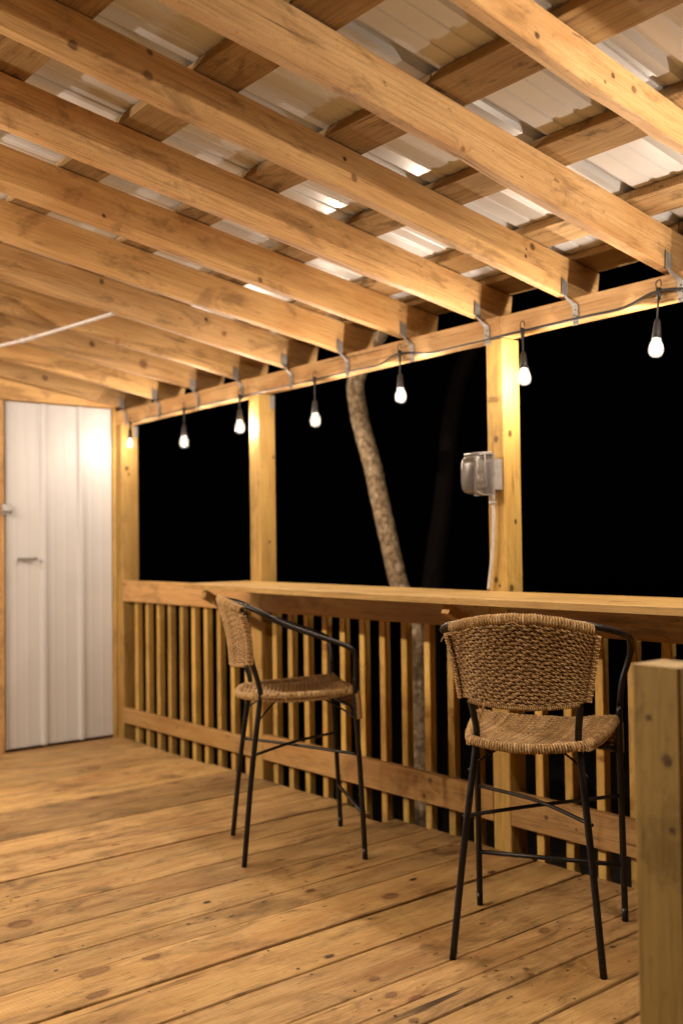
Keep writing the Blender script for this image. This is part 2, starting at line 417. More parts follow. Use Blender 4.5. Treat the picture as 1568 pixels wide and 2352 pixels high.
for (kx, ky, ku, kv, kd) in [(2.589, 2.126, .030, .022, .05), (2.318, 1.973, .014, .011, .5), (2.298, 1.939, .015, .011, .3), (2.638, 1.904, .015, .012, .6), (1.922, 3.064, .020, .014, .95), (1.302, 2.647, .050, .026, .1),
        (1.365, 2.789, .075, .030, .0), (2.263, 2.917, .028, .018, .5), (2.437, 2.682, .046, .03, .0), (1.944, 2.215, .024, .018, .05), (1.91, 2.108, .028, .02, .1), (1.835, 2.009, .007, .006, .9), (1.854, 1.96, .02, .014, .1),
        (2.895, 2.622, .026, .014, 1), (2.074, 2.933, .016, .005, 1), (1.913, 2.896, .016, .004, 1), (1.842, 2.933, .02, .003, 1), (1.768, 2.932, .012, .006, .7), (1.285, 2.876, .010, .005, 1), (1.542, 2.773, .04, .022, .0),
        (1.942, 4.07, .04, .012, .3), (1.485, 3.475, .008, .005, 1), (2.147, 1.883, .009, .007, .5), (2.398, 1.886, .007, .006, .9), (2.14, 2.985, .009, .005, .6)]:
    knot(mb, (kx, ky, .0022), (1, .03, 0), (0, 1, 0), ku * .8, kv * .8, kd)
kr_ = random.Random(3)
for q in range(34):
    knot(mb, (kr_.uniform(.6, 3.05), kr_.uniform(1.6, 5.9), .0021), (1, 0, 0), (0, 1, 0), kr_.choice((.005, .008, .012, .02)), kr_.choice((.003, .005, .009)), kr_.choice((.0, .2, .6, 1)))
deck = struct(build(mb, 'deck_floor', 'deck'))
mb = MB()
box(mb, EDGE - .07, EDGE - .03, -1.3, 6.05, -.2, -.032, 'y', 3)
for k in range(8): box(mb, -1.5, EDGE - .071, -1.2 + k * .98, -1.16 + k * .98, -.2, -.032, 'x', 40 + k)
struct(build(mb, 'deck_framing', 'pine'))
mb = MB()
for i in range(len(lines) - 1):
    y0, y1 = lines[i][0], lines[i + 1][0]
    for xx in (-.6, -.2, .2, .61, 1.02, 1.43, 1.84, 2.25, 2.66, 3.07):
        for yy in ((y0 + .028, y1 - .03) if y1 - y0 > .1 else ((y0 + y1) / 2,)):
            if R.random() < .12: continue
            c = Vector((xx + R.uniform(-.018, .018), yy + R.uniform(-.012, .012), .0012)); r = R.uniform(.0035, .0055)
            n0 = 8; vs = [c + Vector((r * math.cos(a * .785), r * .8 * math.sin(a * .785), 0)) for a in range(n0)]
            mb.add(vs, [tuple(range(n0))])
nl_ = build(mb, 'nail_head', 'screw', deck); nl_['kind'] = 'stuff'

# ------------------------------------------------------------------ roof: rafters, purlins, metal sheets
S, C0 = -.151, 2.172                     # rafter underside: z = C0(y) + S (x - 3.13)
def c_at(y): return 2.196 - .0108 * y
RK = {1.522: [(1.887, 2.436, .009, .7), (2.185, 2.425, .007, .6), (2.276, 2.415, .011, .1), (2.151, 2.40, .0055, .2)],
      1.965: [(2.167, 2.443, .0175, .1), (2.278, 2.391, .009, .3), (2.189, 2.354, .010, .3), (2.419, 2.393, .0066, 1)],
      2.409: [(1.356, 2.574, .0094, .5), (1.351, 2.509, .0141, .2), (2.039, 2.442, .0068, 1), (2.077, 2.391, .0123, .2), (2.936, 2.323, .0144, .5), (2.898, 2.282, .0064, .9), (2.901, 2.309, .0048, .9)],
      2.852: [(1.547, 2.467, .0151, .2), (2.211, 2.423, .014, .2), (2.556, 2.32, .0132, .2), (3.068, 2.267, .0107, .8)],
      3.296: [(2.342, 2.171 + .12, .0104, .4), (1.665, 2.417, .0077, .8)], 4.183: [(2.65, 2.33, .0105, .8), (2.101, 2.43, .0117, .4)],
      4.626: [(2.887, 2.224, .0185, .1), (2.6, 2.30, .0118, .6)], 5.07: [(2.799, 2.254, .0244, .1), (2.488, 2.33, .0165, .5)],
      3.739: [(1.9, 2.39, .012, .2), (2.74, 2.27, .011, .4)], 5.513: [(2.5, 2.29, .016, .3)], 5.935: [(2.6, 2.27, .018, .2)]}
roof = thing('porch_roof', 'sloping porch roof of pine rafters and cross boards under white ribbed metal sheets', 'roof', (1.3, 2.4, 2.4))
RY = [1.522 + .4435 * k for k in range(-6, 10)] + [5.935]
for i, y in enumerate(RY):
    x0, x1 = -1.45, 3.33
    mb = MB(); s = {1.522: -.168, 1.965: -.174, 2.409: -.160, 2.852: -.152, 3.296: -.150, 3.739: -.153}.get(round(y, 3), S) + R.uniform(-.002, .002)
    ths = .149
    zc = c_at(y) + .002 * R.uniform(-1, 1) + (.022 if abs(y - 1.522) < .01 else 0)
    f = lambda x: zc + s * (x - 3.13) + ths / 2
    wane = .028 if abs(y - 1.522) < .01 else (.012 if abs(y - 1.965) < .01 else (.006 if i % 2 else .003))
    board(mb, (x0, y + .021, f(x0)), (x1, y + .021, f(x1)), (0, 0, 1), ths, .042, 500 + i, .004, .0016, 48, wane)
    top = lambda x: c_at(y) + .150 + S * (x - 3.13)
    bot = lambda x: zc + s * (x - 3.13)
    mb.v = [(q[0], q[1], (top(q[0]) + bot(q[0])) / 2 + (q[2] - f(q[0])) * (top(q[0]) - bot(q[0])) / ths) for q in mb.v]
    for (kx, kz, kr, kd) in RK.get(round(y, 3), []) + ([(R.uniform(.3, 1.2), None, R.uniform(.007, .014), R.uniform(0, .6))] if y < 4 else []):
        if kz is None: kz = f(kx) + R.uniform(-.05, .05)
        knot(mb, (kx, y - .0018, kz), (1, 0, S), (0, 0, 1), kr, kr * R.uniform(.85, 1.1), kd)
    build(mb, 'rafter', 'pine', roof)
# purlins run along Y above the rafters
PX = [-1.28 + .4635 * k for k in range(10)]
PX = [p for p in PX]
for i, x in enumerate([1.042 - .4635 * k for k in (5, 4, 3, 2, 1)] + [1.042, 1.503, 1.972, 2.43, 2.888, 3.185]):
    mb = MB(); T = .030; wdt = .152 + R.uniform(-.004, .006)
    zc = lambda xx, y: c_at(y) + .151 + .004 + S * (xx - 3.13) + T / 2
    xm = x + wdt / 2
    for (ya, yb) in ((-1.25, 1.74 + .22 * (i % 3)), (1.745 + .22 * (i % 3), 6.6)):
        board(mb, (xm, ya, zc(xm, ya)), (xm, yb, zc(xm, yb)), (1, 0, S), wdt, T, 700 + i * 2 + int(ya > 0), .002, .002, 40, .006)
    build(mb, 'purlin', 'purlin', roof)
# ribbed sheets
def rib_profile(y0, nper, P=.249, hmaj=.021, hmin=.004):
    pr = []
    for k in range(nper):
        b = y0 + k * P
        pr += [(b, 0), (b + .012, hmaj), (b + .034, hmaj), (b + .046, 0)]
        for q in (.098, .172):
            pr += [(b + q - .012, 0), (b + q - .007, hmin), (b + q + .007, hmin), (b + q + .012, 0)]
    pr.append((y0 + nper * P, 0)); pr.append((y0 + nper * P + .012, hmaj)); pr.append((y0 + nper * P + .034, hmaj)); pr.append((y0 + nper * P + .044, .006))
    return pr
def sheet(mb, prof, fn, t0, t1, seg, thick):
    k = len(prof); vs = []
    for lay in (0, 1):
        for i in range(seg + 1):
            t = t0 + (t1 - t0) * i / seg
            for (a, h) in prof: vs.append(fn(t, a, h + lay * thick))
    fs = []; o = (seg + 1) * k
    for i in range(seg):
        for j in range(k - 1):
            a = i * k + j; fs.append((a, a + 1, a + 1 + k, a + k)); fs.append((a + o, a + k + o, a + 1 + k + o, a + 1 + o))
    for j in range(k - 1): fs.append((j, j + o, j + 1 + o, j + 1)); q = seg * k + j; fs.append((q, q + 1, q + 1 + o, q + o))
    for i in range(seg): a = i * k; fs.append((a, a + k, a + k + o, a + o)); a += k - 1; fs.append((a, a + o, a + k + o, a + k))
    mb.add(vs, fs)
for q in range(11):
    y0 = -1.3 + q * .747
    mb = MB(); lift = .002 * (q % 2)
    def fn(t, a, h, lift=lift):
        wob = .0015 * math.sin(t * 5.1 + a * 3)
        return (t, a, c_at(a) + .151 + .004 + .032 + S * (t - 3.13) + h + lift + wob + .0006)
    sheet(mb, rib_profile(y0, 3), fn, -1.5, 3.40, 20, .0012)
    build(mb, 'roof_sheet', 'roof', roof)

# ------------------------------------------------------------------ front beam with rafter ties
def bt(y): return 2.185 - .0115 * y
def bb(y): return 2.099 - .0135 * y
beam = thing('roof_beam', 'long pine beam carrying the rafter ends above the railing', 'beam', (3.15, 3.4, 2.05))
JOINT = 2.74
for k, (ya, yb) in enumerate(((.6, JOINT - .001), (JOINT + .001, 4.53), (4.532, 6.055))):
    mb = MB()
    board(mb, (3.168, ya, (bt(ya) + bb(ya)) / 2), (3.168, yb, (bt(yb) + bb(yb)) / 2), (0, 0, 1), .092 + (bt(ya) - bb(ya)) - .092, .076, 31 + k, .003, .0012, 24, .003)
    build(mb, 'beam_board', 'pine', beam)
for i, y in enumerate(RY):
    if y < 1: continue
    mb = MB(); T = .0016
    xa = 3.126
    # strap on the beam face, twisting up to the rafter side
    ys = y - .004
    yl = ys - .020 - .028
    def quad(a, b, c, d, nrm):
        n_ = Vector(nrm) * T; vs = [Vector(q) for q in (a, b, c, d)]; vs += [q + n_ for q in vs]
        mb.add(vs, [(0, 1, 2, 3), (7, 6, 5, 4), (0, 4, 5, 1), (1, 5, 6, 2), (2, 6, 7, 3), (3, 7, 4, 0)])
    zt = bt(y)
    quad((xa, yl - .008, zt - .108), (xa, yl + .018, zt - .108), (xa, yl + .021, zt - .035), (xa, yl - .005, zt - .035), (-1, 0, 0))
    quad((xa, yl - .005, zt - .035), (xa, yl + .021, zt - .035), (xa - .002, ys + .004, zt + .004), (xa - .030, ys - .001, zt + .018), (-.7, -.7, 0))
    quad((xa - .030, ys - .001, zt + .016), (xa + .004, ys - .001, zt + .002), (xa + .006, ys - .001, zt + .062), (xa - .026, ys - .001, zt + .078), (0, -1, 0))
    tie = build(mb, 'rafter_tie', 'galv', beam)
    mb = MB()
    for (dy, dz) in ((-.002, -.098), (.011, -.098), (-.001, -.076), (.011, -.070), (.006, -.050)):
        tube(mb, [(xa - .0035, yl + dy, zt + dz), (xa - .0005, yl + dy, zt + dz)], .0032, 8)
    build(mb, 'nail_hole', 'screw', tie)

# ------------------------------------------------------------------ posts
def post(y0, y1, z0, z1, x0, x1, label, seed, name='support_post', kx=(), ky=(), group=None):
    mb = MB(); box(mb, x0, x1, y0, y1, z0, z1, 'z', seed, .004, .0009, 0)
    for (y, z, r) in kx: knot(mb, (x0 - .0014, y, z), (0, 1, 0), (0, 0, 1), r * .8, r, .7)
    for (x, z, r) in ky: knot(mb, (x, y0 - .0014, z), (1, 0, 0), (0, 0, 1), r * .8, r, .6)
    loc = ((x0 + x1) / 2, (y0 + y1) / 2, z0)
    return tag(build(mb, name, 'newel' if name == 'newel_post' else 'treated', None, loc), label, 'post', group)
G = 'square wooden posts holding up the porch roof'
p1 = post(2.73, 2.82, -1.6, bb(2.77) - .001, 3.13, 3.232, 'square wooden post behind the bar counter with the clear covered outlet box on it', 11, kx=[(2.771, 1.655, .0141), (2.784, 1.085, .0123), (2.765, 1.061, .007)], ky=[(3.166, 1.677, .0141), (3.191, 1.32, .0106), (3.16, 1.052, .0158)], group=G)
p2 = post(4.43, 4.523, -1.6, bb(4.47) - .001, 3.13, 3.236, 'square wooden post standing where the bar counter ends, halfway along the railing', 12, ky=[(3.222, 1.704, .009), (3.19, 1.25, .008)], group=G)
p3 = post(5.965, 6.06, -1.6, bb(6.0) - .001, 3.13, 3.25, 'corner wooden post beside the white metal door with a bulb glowing against it', 13, ky=[(3.165, 1.739, .017), (3.18, 1.70, .01)], group=G)
post(.992, 1.088, -.15, 1.022, 1.58, 1.68, 'short blurred wooden post in the right foreground with a flat lit top', 14, name='newel_post', kx=[(1.055, .93, .006), (1.02, .86, .012), (1.012, .74, .007)])
for p_, yy, x1 in ((p2, 4.43, 3.236), (p3, 5.965, 3.25)):
    mb = MB(); box(mb, x1 - .034, x1 - .004, yy - .003, yy - .0012, bb(yy) - .075, bb(yy) - .004, 'z', 1, .0005); build(mb, 'corner_plate', 'galv', p_)
mb = MB(); q0 = 2.802
for k in range(4):   # faint ink stamp, too worn to read
    yq = q0 - k * .015; zq = 1.822
    for (dy, dz, wy, hz) in ((0, 0, .0022, .022), (-.008, 0, .0022, .022), (-.004, (.004, -.002, .009, -.009)[k], .008, .0024)):
        box(mb, 3.1278, 3.1286, yq + dy - wy / 2, yq + dy + wy / 2, zq + dz - hz / 2, zq + dz + hz / 2, 'z', 1, .0001)
build(mb, 'ink_stamp', 'ink', p1)
# ------------------------------------------------------------------ railing sections
def railing(ya, yb, ys, lo, hi, label, seed, top=(.882, 1.014), ext=0):
    t = thing('deck_railing', label, 'railing', (3.15, (ya + yb) / 2, 0), 0, 'railing sections between the posts')
    mb = MB(); box(mb, 3.131, 3.168, ya, yb, top[0], top[1], 'y', seed, .003, .0012); build(mb, 'top_rail', 'rail', t)
    mb = MB(); box(mb, 3.131, 3.168, ya, yb, lo, hi, 'y', seed + 1, .003, .0012); 
    for (y, z, r) in ((3.181, .21, .017), (3.22, .137, .0133), (3.787, .125, .0104), (2.551, .175, .0134), (2.409, .158, .008), (5.3, .16, .011), (1.9, .18, .014)):
        if ya < y < yb: knot(mb, (3.1294, y, z), (0, 1, 0), (0, 0, 1), r * .7, r * .7, .35)
    build(mb, 'bottom_rail', 'rail', t)
    for k, y in enumerate(ys):
        mb = MB(); w_ = .037; dy = R.uniform(-.0015, .0015)
        board(mb, (3.189, y - w_ / 2 + dy, -.17), (3.189 + R.uniform(-.002, .002), y - w_ / 2 + R.uniform(-.003, .003), 1.008), (1, 0, 0), .038, w_, seed * 31 + k, .0025)
        build(mb, 'baluster', 'slat', t)
railing(4.526, 5.963, [5.879, 5.741, 5.605, 5.468, 5.331, 5.192, 5.058, 4.92, 4.783, 4.645], .103, .197, 'railing section between the white door corner post and the middle post', 60)
railing(2.823, 4.427, [4.387, 4.252, 4.117, 3.972, 3.829, 3.687, 3.543, 3.398, 3.253, 3.110, 2.966], .106, .236, 'middle railing section behind the left rope stool and under the bar', 70)
railing(.6, 2.727, [2.633, 2.489, 2.345, 2.2, 2.055, 1.91, 1.765, 1.62, 1.475, 1.33, 1.185, 1.04, .895, .75], .107, .240, 'railing section behind the right rope stool', 80)

# ------------------------------------------------------------------ bar counter
bar = thing('bar_counter', 'long plank bar counter fixed to the top of the railing', 'bar', (2.93, 2.6, 1.014))
mb = MB(); nn = 40; vs = []; wcs = []; fs = []
ya, yb = .6, 4.56
for i in range(nn + 1):
    y = ya + (yb - ya) * i / nn
    xf = 2.70 + .035 * max(0, (y - 3.2)) / 1.3 + .002 * math.sin(y * 3)
    zt = 1.041 + .0015 * math.sin(y * 1.7)
    for (x, z) in ((xf, zt - .026), (xf, zt - .003), (xf + .003, zt), (2.915, zt), (3.127, zt), (3.127, zt - .026)):
        vs.append((x, y, z)); wcs.append((y + 3, x, z))
k = 6
for i in range(nn):
    for j in range(k): a, b = i * k + j, i * k + (j + 1) % k; fs.append((a, b, b + k, a + k))
fs.append(tuple(reversed(range(k)))); fs.append(tuple(nn * k + j for j in range(k)))
mb.add(vs, fs, wcs, .4, .6); build(mb, 'counter_plank', 'bar', bar)
for k, y in enumerate((4.40, 2.705, 1.2)):
    mb = MB()
    board(mb, (3.122, y, .80), (2.76, y, .992), (0, 0, 1), .042, .038, 90 + k, .003)
    build(mb, 'brace', 'rail', bar)

# ------------------------------------------------------------------ shed wall and door at the far end
YW = 6.065
shed = thing('storage_shed', 'white ribbed metal shed closing the far end of the deck', 'shed', (2.4, YW, 0))
mb = MB(); box(mb, 3.110, 3.1295, YW - .028, YW + .06, .0, 2.132, 'z', 201); box(mb, 3.1295, 3.28, YW + .001, YW + .06, -.1, 2.3, 'z', 205); build(mb, 'corner_trim', 'treated', shed)
mb = MB(); box(mb, 2.30, 2.386, YW - .024, YW + .02, .0, 2.132, 'z', 202); build(mb, 'door_jamb', 'pine', shed)
mb = MB(); box(mb, .2, 3.1285, YW - .032, YW + .01, 2.136, 2.29, 'x', 203, .003, .001); build(mb, 'header', 'pine', shed)
def wallsheet(x0, nper, z0, z1, clip0=None, clip1=None):
    mb = MB(); pr = rib_profile(x0, nper, hmaj=.020, hmin=.0012)
    pr = [(a, h) for a, h in pr if (clip0 is None or a >= clip0) and (clip1 is None or a <= clip1)]
    if clip1: pr.append((clip1, 0))
    if clip0: pr = [(clip0, 0)] + pr
    sheet(mb, pr, lambda t, a, h: (a, YW - h, t), z0, z1, 1, .001); return mb
door = build(wallsheet(2.368, 4, .018, 2.128, 2.394, 3.1065), 'door', 'siding', shed)
door['label'] = 'narrow white ribbed metal door'
build(wallsheet(2.298 - .249 * 9, 9, .0, 2.13, None, 2.296), 'wall', 'siding', shed)
mb = MB(); box(mb, .06, 3.27, YW + .062, YW + .1, -.1, 2.75, 'x', 9); box(mb, 2.1, 3.27, YW + .1, YW + 1.8, -.1, 2.30, 'x', 10); build(mb, 'back_wall', 'pine', shed)
mb = MB(); hx = [aa for aa in (2.492, 2.56)]
tube(mb, spline([(2.485, YW - .004, 1.165), (2.488, YW - .035, 1.165), (2.50, YW - .042, 1.165), (2.565, YW - .042, 1.168), (2.578, YW - .035, 1.168), (2.58, YW - .004, 1.168)], 5), .0085, 10)
build(mb, 'handle', 'chrome', door)
mb = MB(); box(mb, 2.366, 2.428, YW - .036, YW - .026, 1.432, 1.50, 'x', 8, .002); tube(mb, [(2.372, YW - .042, 1.452), (2.424, YW - .042, 1.452)], .008, 8)
build(mb, 'latch', 'chrome', door)

# ------------------------------------------------------------------ outlet box on the near post
ob = thing('outlet_box', 'grey outlet box with clear bubble cover on the post face behind the bar', 'electrical box', (3.13, 2.775, 1.5))
mb = MB(); box(mb, 3.068, 3.129, 2.738, 2.812, 1.448, 1.572, 'z', 1, .004); build(mb, 'box_body', 'greybox', ob)
mb = MB(); box(mb, 3.052, 3.0675, 2.722, 2.828, 1.425, 1.59, 'z', 1, .005)
for k in range(6): tube(mb, [(3.056 - .013 * k, 2.735, 1.594 - .0012 * k), (3.056 - .013 * k, 2.815, 1.594 - .0012 * k)], .0055, 8)
build(mb, 'cover_flange', 'coverplastic', ob)
mb = MB(); prof = []
# bubble: rounded rectangle loft toward -x
lv = [(3.0515, 1.0), (3.01, .98), (2.99, .95), (2.975, .90), (2.967, .80), (2.964, .5)]
def rr(x, s):
    hy, hz = .050 * s, .080 * s; out = []
    for q in range(24):
        a = 2 * math.pi * q / 24; c, sn = math.cos(a), math.sin(a); p = 5
        f = (abs(c) ** p + abs(sn) ** p) ** (-1 / p)
        out.append((x, 2.775 + hy * c * f, 1.507 + hz * sn * f))
    return out
vs = []; fs = []
for (x, s) in lv: vs += rr(x, s)
for i in range(len(lv) - 1):
    for j in range(24): a, b = i * 24 + j, i * 24 + (j + 1) % 24; fs.append((a, b, b + 24, a + 24))
fs.append(tuple((len(lv) - 1) * 24 + j for j in range(24)))
mb.add(vs, fs, None, 0, .5, True); build(mb, 'clear_cover', 'clear', ob)
mb = MB()
box(mb, 3.035, 3.0518, 2.747, 2.803, 1.455, 1.56, 'z', 2, .003)
for z in (1.485, 1.53): tube(mb, [(3.036, 2.775, z), (3.026, 2.775, z)], .018, 16)
build(mb, 'socket_face', 'coverplastic', ob)
mb = MB()
for z in (1.425, 1.588):   # stiff edges of the cover
    tube(mb, [(3.05, 2.724, z), (2.995, 2.726, z - .003 * (z > 1.5)), (2.970, 2.732, z - .012 * (1 if z > 1.5 else -1))], .003, 6)
tube(mb, [(3.01, 2.7255, 1.428), (3.008, 2.7255, 1.586)], .0026, 6)
tube(mb, [(2.970, 2.731, 1.44), (2.966, 2.731, 1.507), (2.970, 2.731, 1.574)], .0028, 6)
build(mb, 'cover_rim', 'coverplastic', ob)
mb = MB(); tube(mb, spline([(3.10, 2.776, 1.447), (3.103, 2.772, 1.40), (3.105, 2.770, 1.34), (3.104, 2.778, 1.20), (3.104, 2.79, 1.12), (3.104, 2.803, 1.045)], 6), .0068, 10)
tube(mb, [(3.101, 2.774, 1.449), (3.103, 2.772, 1.398)], [.012, .011], 12); tube(mb, [(3.1025, 2.7725, 1.402), (3.103, 2.772, 1.392)], .0145, 12)
tag(build(mb, 'power_cable', 'conduit', None, (3.104, 2.79, 1.2)), 'pale grey power cable running down the post from the outlet box', 'cable')

# pipe under the rafters at the left
mb = MB(); rz = lambda x, y: c_at(y) + S * (x - 3.13) - .011
pp = [(2.147, 4.17), (2.11, 4.6), (2.072, 5.0), (2.04, 5.2), (1.99, 5.5)]
tube(mb, [(x, y, rz(x, y)) for x, y in pp], .009, 10)
for x, y in ((2.074, 4.99), (2.083, 4.90)): tube(mb, [(x - .003, y, rz(x, y) - .012), (x - .003, y, rz(x, y) + .012)], .011, 8)
tag(build(mb, 'conduit_pipe', 'conduit', None, (2.1, 4.8, 2.3)), 'thin white conduit pipe crossing under the rafters near the shed', 'pipe')

# ------------------------------------------------------------------ string lights
def make_bulb(name, label, top, drop, lean=(0, 0), power=BULB_W):
    """top = point on the string; the bulb hangs from it"""
    t = thing(name, label, 'light bulb', top, 0, 'bulbs of the string lights')
    ax = Vector((lean[0], lean[1], -1)).normalized(); T = Vector(top)
    mb = MB(); tube(mb, [T, T + ax * (drop - .095)], .0034, 8)
    tube(mb, [T + ax * (drop - .100), T + ax * (drop - .088), T + ax * (drop - .055), T + ax * (drop - .029)], [.005, .0115, .0145, .0165], 14)
    build(mb, 'socket', 'cable', t)
    c = T + ax * drop
    pr = [(.0135, .030), (.0165, .024), (.0205, .014), (.0245, .002), (.0260, -.009), (.0245, -.020), (.0190, -.029), (.010, -.0340), (.0005, -.0355)]
    mb = MB(); lathe(mb, c, pr, 24, True, -ax); build(mb, 'glass', 'glass', t)
    mb = MB(); 
    for q in range(4):
        a = q * math.pi / 2 + .3; o = Vector((math.cos(a), math.sin(a), 0)) * .006
        tube(mb, [c - ax * .022 + o * .5, c + o, c + ax * .016 + o * .6], .0009, 5)
    build(mb, 'filament', 'filament', t)
    ld = bpy.data.lights.new('bulb_light', 'POINT'); ld.energy = power; ld.color = LIGHT_COL; ld.shadow_soft_size = .010
    lo = bpy.data.objects.new('bulb_light', ld); COL.objects.link(lo); lo.parent = t; lo.location = c - T
    return t
def face_z(y, k=.0): return bb(y) + .012
ROW = [(-.55, 1.865), (.09, 1.87), (.73, 1.9), (1.37, 1.9), (2.006, 1.907), (2.594, 1.884), (3.299, 1.893), (3.911, 1.845), (4.565, 1.872), (5.142, 1.84), (5.795, 1.884)]
LAB = {2.006: 'glowing bulb hanging in the black gap right of the outlet box post, rightmost in view',
       2.594: 'glowing bulb burning right against the top of the outlet box post',
       3.299: 'glowing bulb hanging just right of the crooked tree trunk',
       3.911: 'glowing bulb hanging between the middle post and the crooked tree trunk',
       4.565: 'glowing bulb hanging close to the left side of the middle post',
       5.142: 'glowing bulb hanging midway between the corner post and the middle post',
       5.795: 'glowing bulb hanging against the corner post beside the white door'}
cable_pts = []
for (y, z) in ROW:
    zt = bb(y) + (.03 if y in (2.006, 3.299, 1.37) else .0)
    if y == 5.795: zt = bb(y) - .01
    yy = y + (.0 if y != 2.594 else .0)
    top = (3.108, yy + (.012 if y > 2.5 else -.01), zt)
    if y in LAB or y > .9 or True:
        make_bulb('light_bulb', LAB.get(y, 'glowing bulb of the railing string, out of view to the right'), top, zt - z, ((3.1 - top[0]) / (zt - z), (y - top[1]) / (zt - z)), BULB_W * (.4 if y == 5.795 else 1))
    cable_pts.append(Vector(top))
full = []
for a, b in zip(cable_pts[:-1], cable_pts[1:]):
    full.append(a)
    mid = (a + b) / 2; low = min(bb(mid.y) + .006, mid.z - .012)
    for tt in (.25, .5, .75):
        p = a.lerp(b, tt); sag = 4 * tt * (1 - tt)
        p.z = max(p.z - sag * .028, bb(p.y) + .004); p.x = 3.124; full.append(p)
full.append(cable_pts[-1])
sl = thing('string_light_cable', 'black string light cable clipped along the face of the roof beam', 'string light cable', (3.118, 3, 2.06))
mb = MB(); tube(mb, spline(full, 6), .0042, 8); tube(mb, [p + Vector((0, .0, .004)) for p in spline(full[:len(full) // 2 + 2], 6)], .0032, 6)
build(mb, 'cable', 'cable', sl)
for p in cable_pts:
    mb = MB(); c = p
    tube(mb, [c + Vector((.0, 0, -.030)), c + Vector((0, 0, .012))], [.006, .010], 10)
    tube(mb, spline([c + Vector((0, 0, .008)), c + Vector((0, .010, .020)), c + Vector((0, .008, .036)), c + Vector((0, -.006, .040)), c + Vector((0, -.010, .028)), c + Vector((.008, -.004, .022))], 5), .0022, 6)
    build(mb, 'hook', 'cable', sl)
# the second string on the open side of the porch, behind and left of the camera
OX, OZ = -.35, 2.42
oc = []
for k in range(6):
    y = 2.95 + .60 * k; zt = c_at(y) + S * (OX - 3.13) - .03
    make_bulb('light_bulb', 'glowing bulb of the second string on the house side, out of view', (OX, y, zt), zt - OZ, power=BULB_W * 6.2)
    oc.append(Vector((OX, y, zt)))
for nx in (2.5, 1.95):  # added fill bulbs, out of view, to brighten the near rafters
    make_bulb('light_bulb', 'added fill bulb under the rafters above the near end of the deck, out of view', (nx, .72, c_at(.72) + S * (nx - 3.13) - .01), .16, power=BULB_W * 2.1)
sl2 = thing('string_light_cable', 'second string light cable under the rafters on the house side, out of view', 'string light cable', (OX, 3, 2.7))
mb = MB(); tube(mb, spline(oc, 5), .0042, 8); build(mb, 'cable', 'cable', sl2)

# ------------------------------------------------------------------ trees outside
def tree(pts, rads, mat, label, seed):
    rr_ = random.Random(seed); P = spline(pts, 10); n = len(P)
    t = thing('tree', label, 'tree', tuple(pts[0]), 0, 'trees beyond the railing')
    rs = []
    for i in range(n):
        q = i / (n - 1) * (len(rads) - 1); a = int(min(q, len(rads) - 2)); rs.append(rads[a] + (rads[a + 1] - rads[a]) * (q - a))
    P = [p + Vector((rr_.uniform(-.002, .002), rr_.uniform(-.002, .002), 0)) for p in P]; rs = [r * rr_.uniform(.985, 1.02) for r in rs]
    mb = MB(); tube(mb, P, rs, 20); build(mb, 'trunk', mat, t)
    for k in range(5):
        b0 = P[n - 1 - k * 3]; a = rr_.uniform(0, 6.28)
        q = [b0, b0 + Vector((math.cos(a) * .5, math.sin(a) * .5, .4)), b0 + Vector((math.cos(a) * 1.1, math.sin(a) * 1.2, .9 + .3 * k))]
        mb = MB(); tube(mb, spline(q, 6), [.03 - .0018 * i for i in range(13)], 8); build(mb, 'branch', mat, t)
X = 3.95
tree([(X + .1, 4.02, -1.8), (X, 4.07, -.6), (X, 4.085, .085), (X, 4.10, .27), (X, 4.115, .747), (X, 4.234, .985), (X, 4.295, 1.17), (X, 4.393, 1.484), (X, 4.453, 1.693), (X, 4.56, 1.976), (X, 4.586, 2.213), (X + .02, 4.45, 2.40), (X + .05, 4.30, 2.65), (X + .1, 4.1, 3.2), (X, 4.0, 4.2), (X + .2, 4.1, 5.4)],
     [.062, .055, .05, .05, .052, .053, .053, .053, .0535, .053, .052, .05, .05, .045, .04, .03], 'bark', 'slim crooked pale tree trunk just beyond the railing', 5)
X = 5.6
tree([(X, 5.75, -1.8), (X, 5.70, -.3), (X, 5.66, .6), (X, 5.62, .95), (X, 5.5, 1.55), (X + .1, 5.44, 2.4), (X + .3, 5.2, 3.4), (X + .2, 5.2, 5.5)],
     [.11, .10, .09, .085, .075, .07, .06, .05], 'bark2', 'faint dark tree trunk further off in the night', 6)

# ------------------------------------------------------------------ rope bar stools
def twined(mb, path, normals, r_off=.0023, r_s=.0029, period=.021, sides=5, rnd=0., phase=0.):
    n = len(path); s = 0; A = []; B = []
    for i, p in enumerate(path):
        if i: s += (p - path[i - 1]).length
        t = (path[min(i + 1, n - 1)] - path[max(i - 1, 0)]).normalized(); nn_ = normals[i]; b = t.cross(nn_).normalized()
        a = 2 * math.pi * s / period + phase; o = (nn_ * math.cos(a) + b * math.sin(a)) * r_off
        A.append(p + o); B.append(p - o)
    tube(mb, A, r_s, sides, False, rnd); tube(mb, B, r_s, sides, False, min(1, rnd + .15))

def resample(pts, step):
    out = [pts[0]]; acc = 0
    for a, b in zip(pts[:-1], pts[1:]):
        d = (b - a).length; 
        if d < 1e-9: continue
        t = step - acc
        while t <= d: out.append(a + (b - a) * (t / d)); t += step
        acc = d - (t - step)
    return out

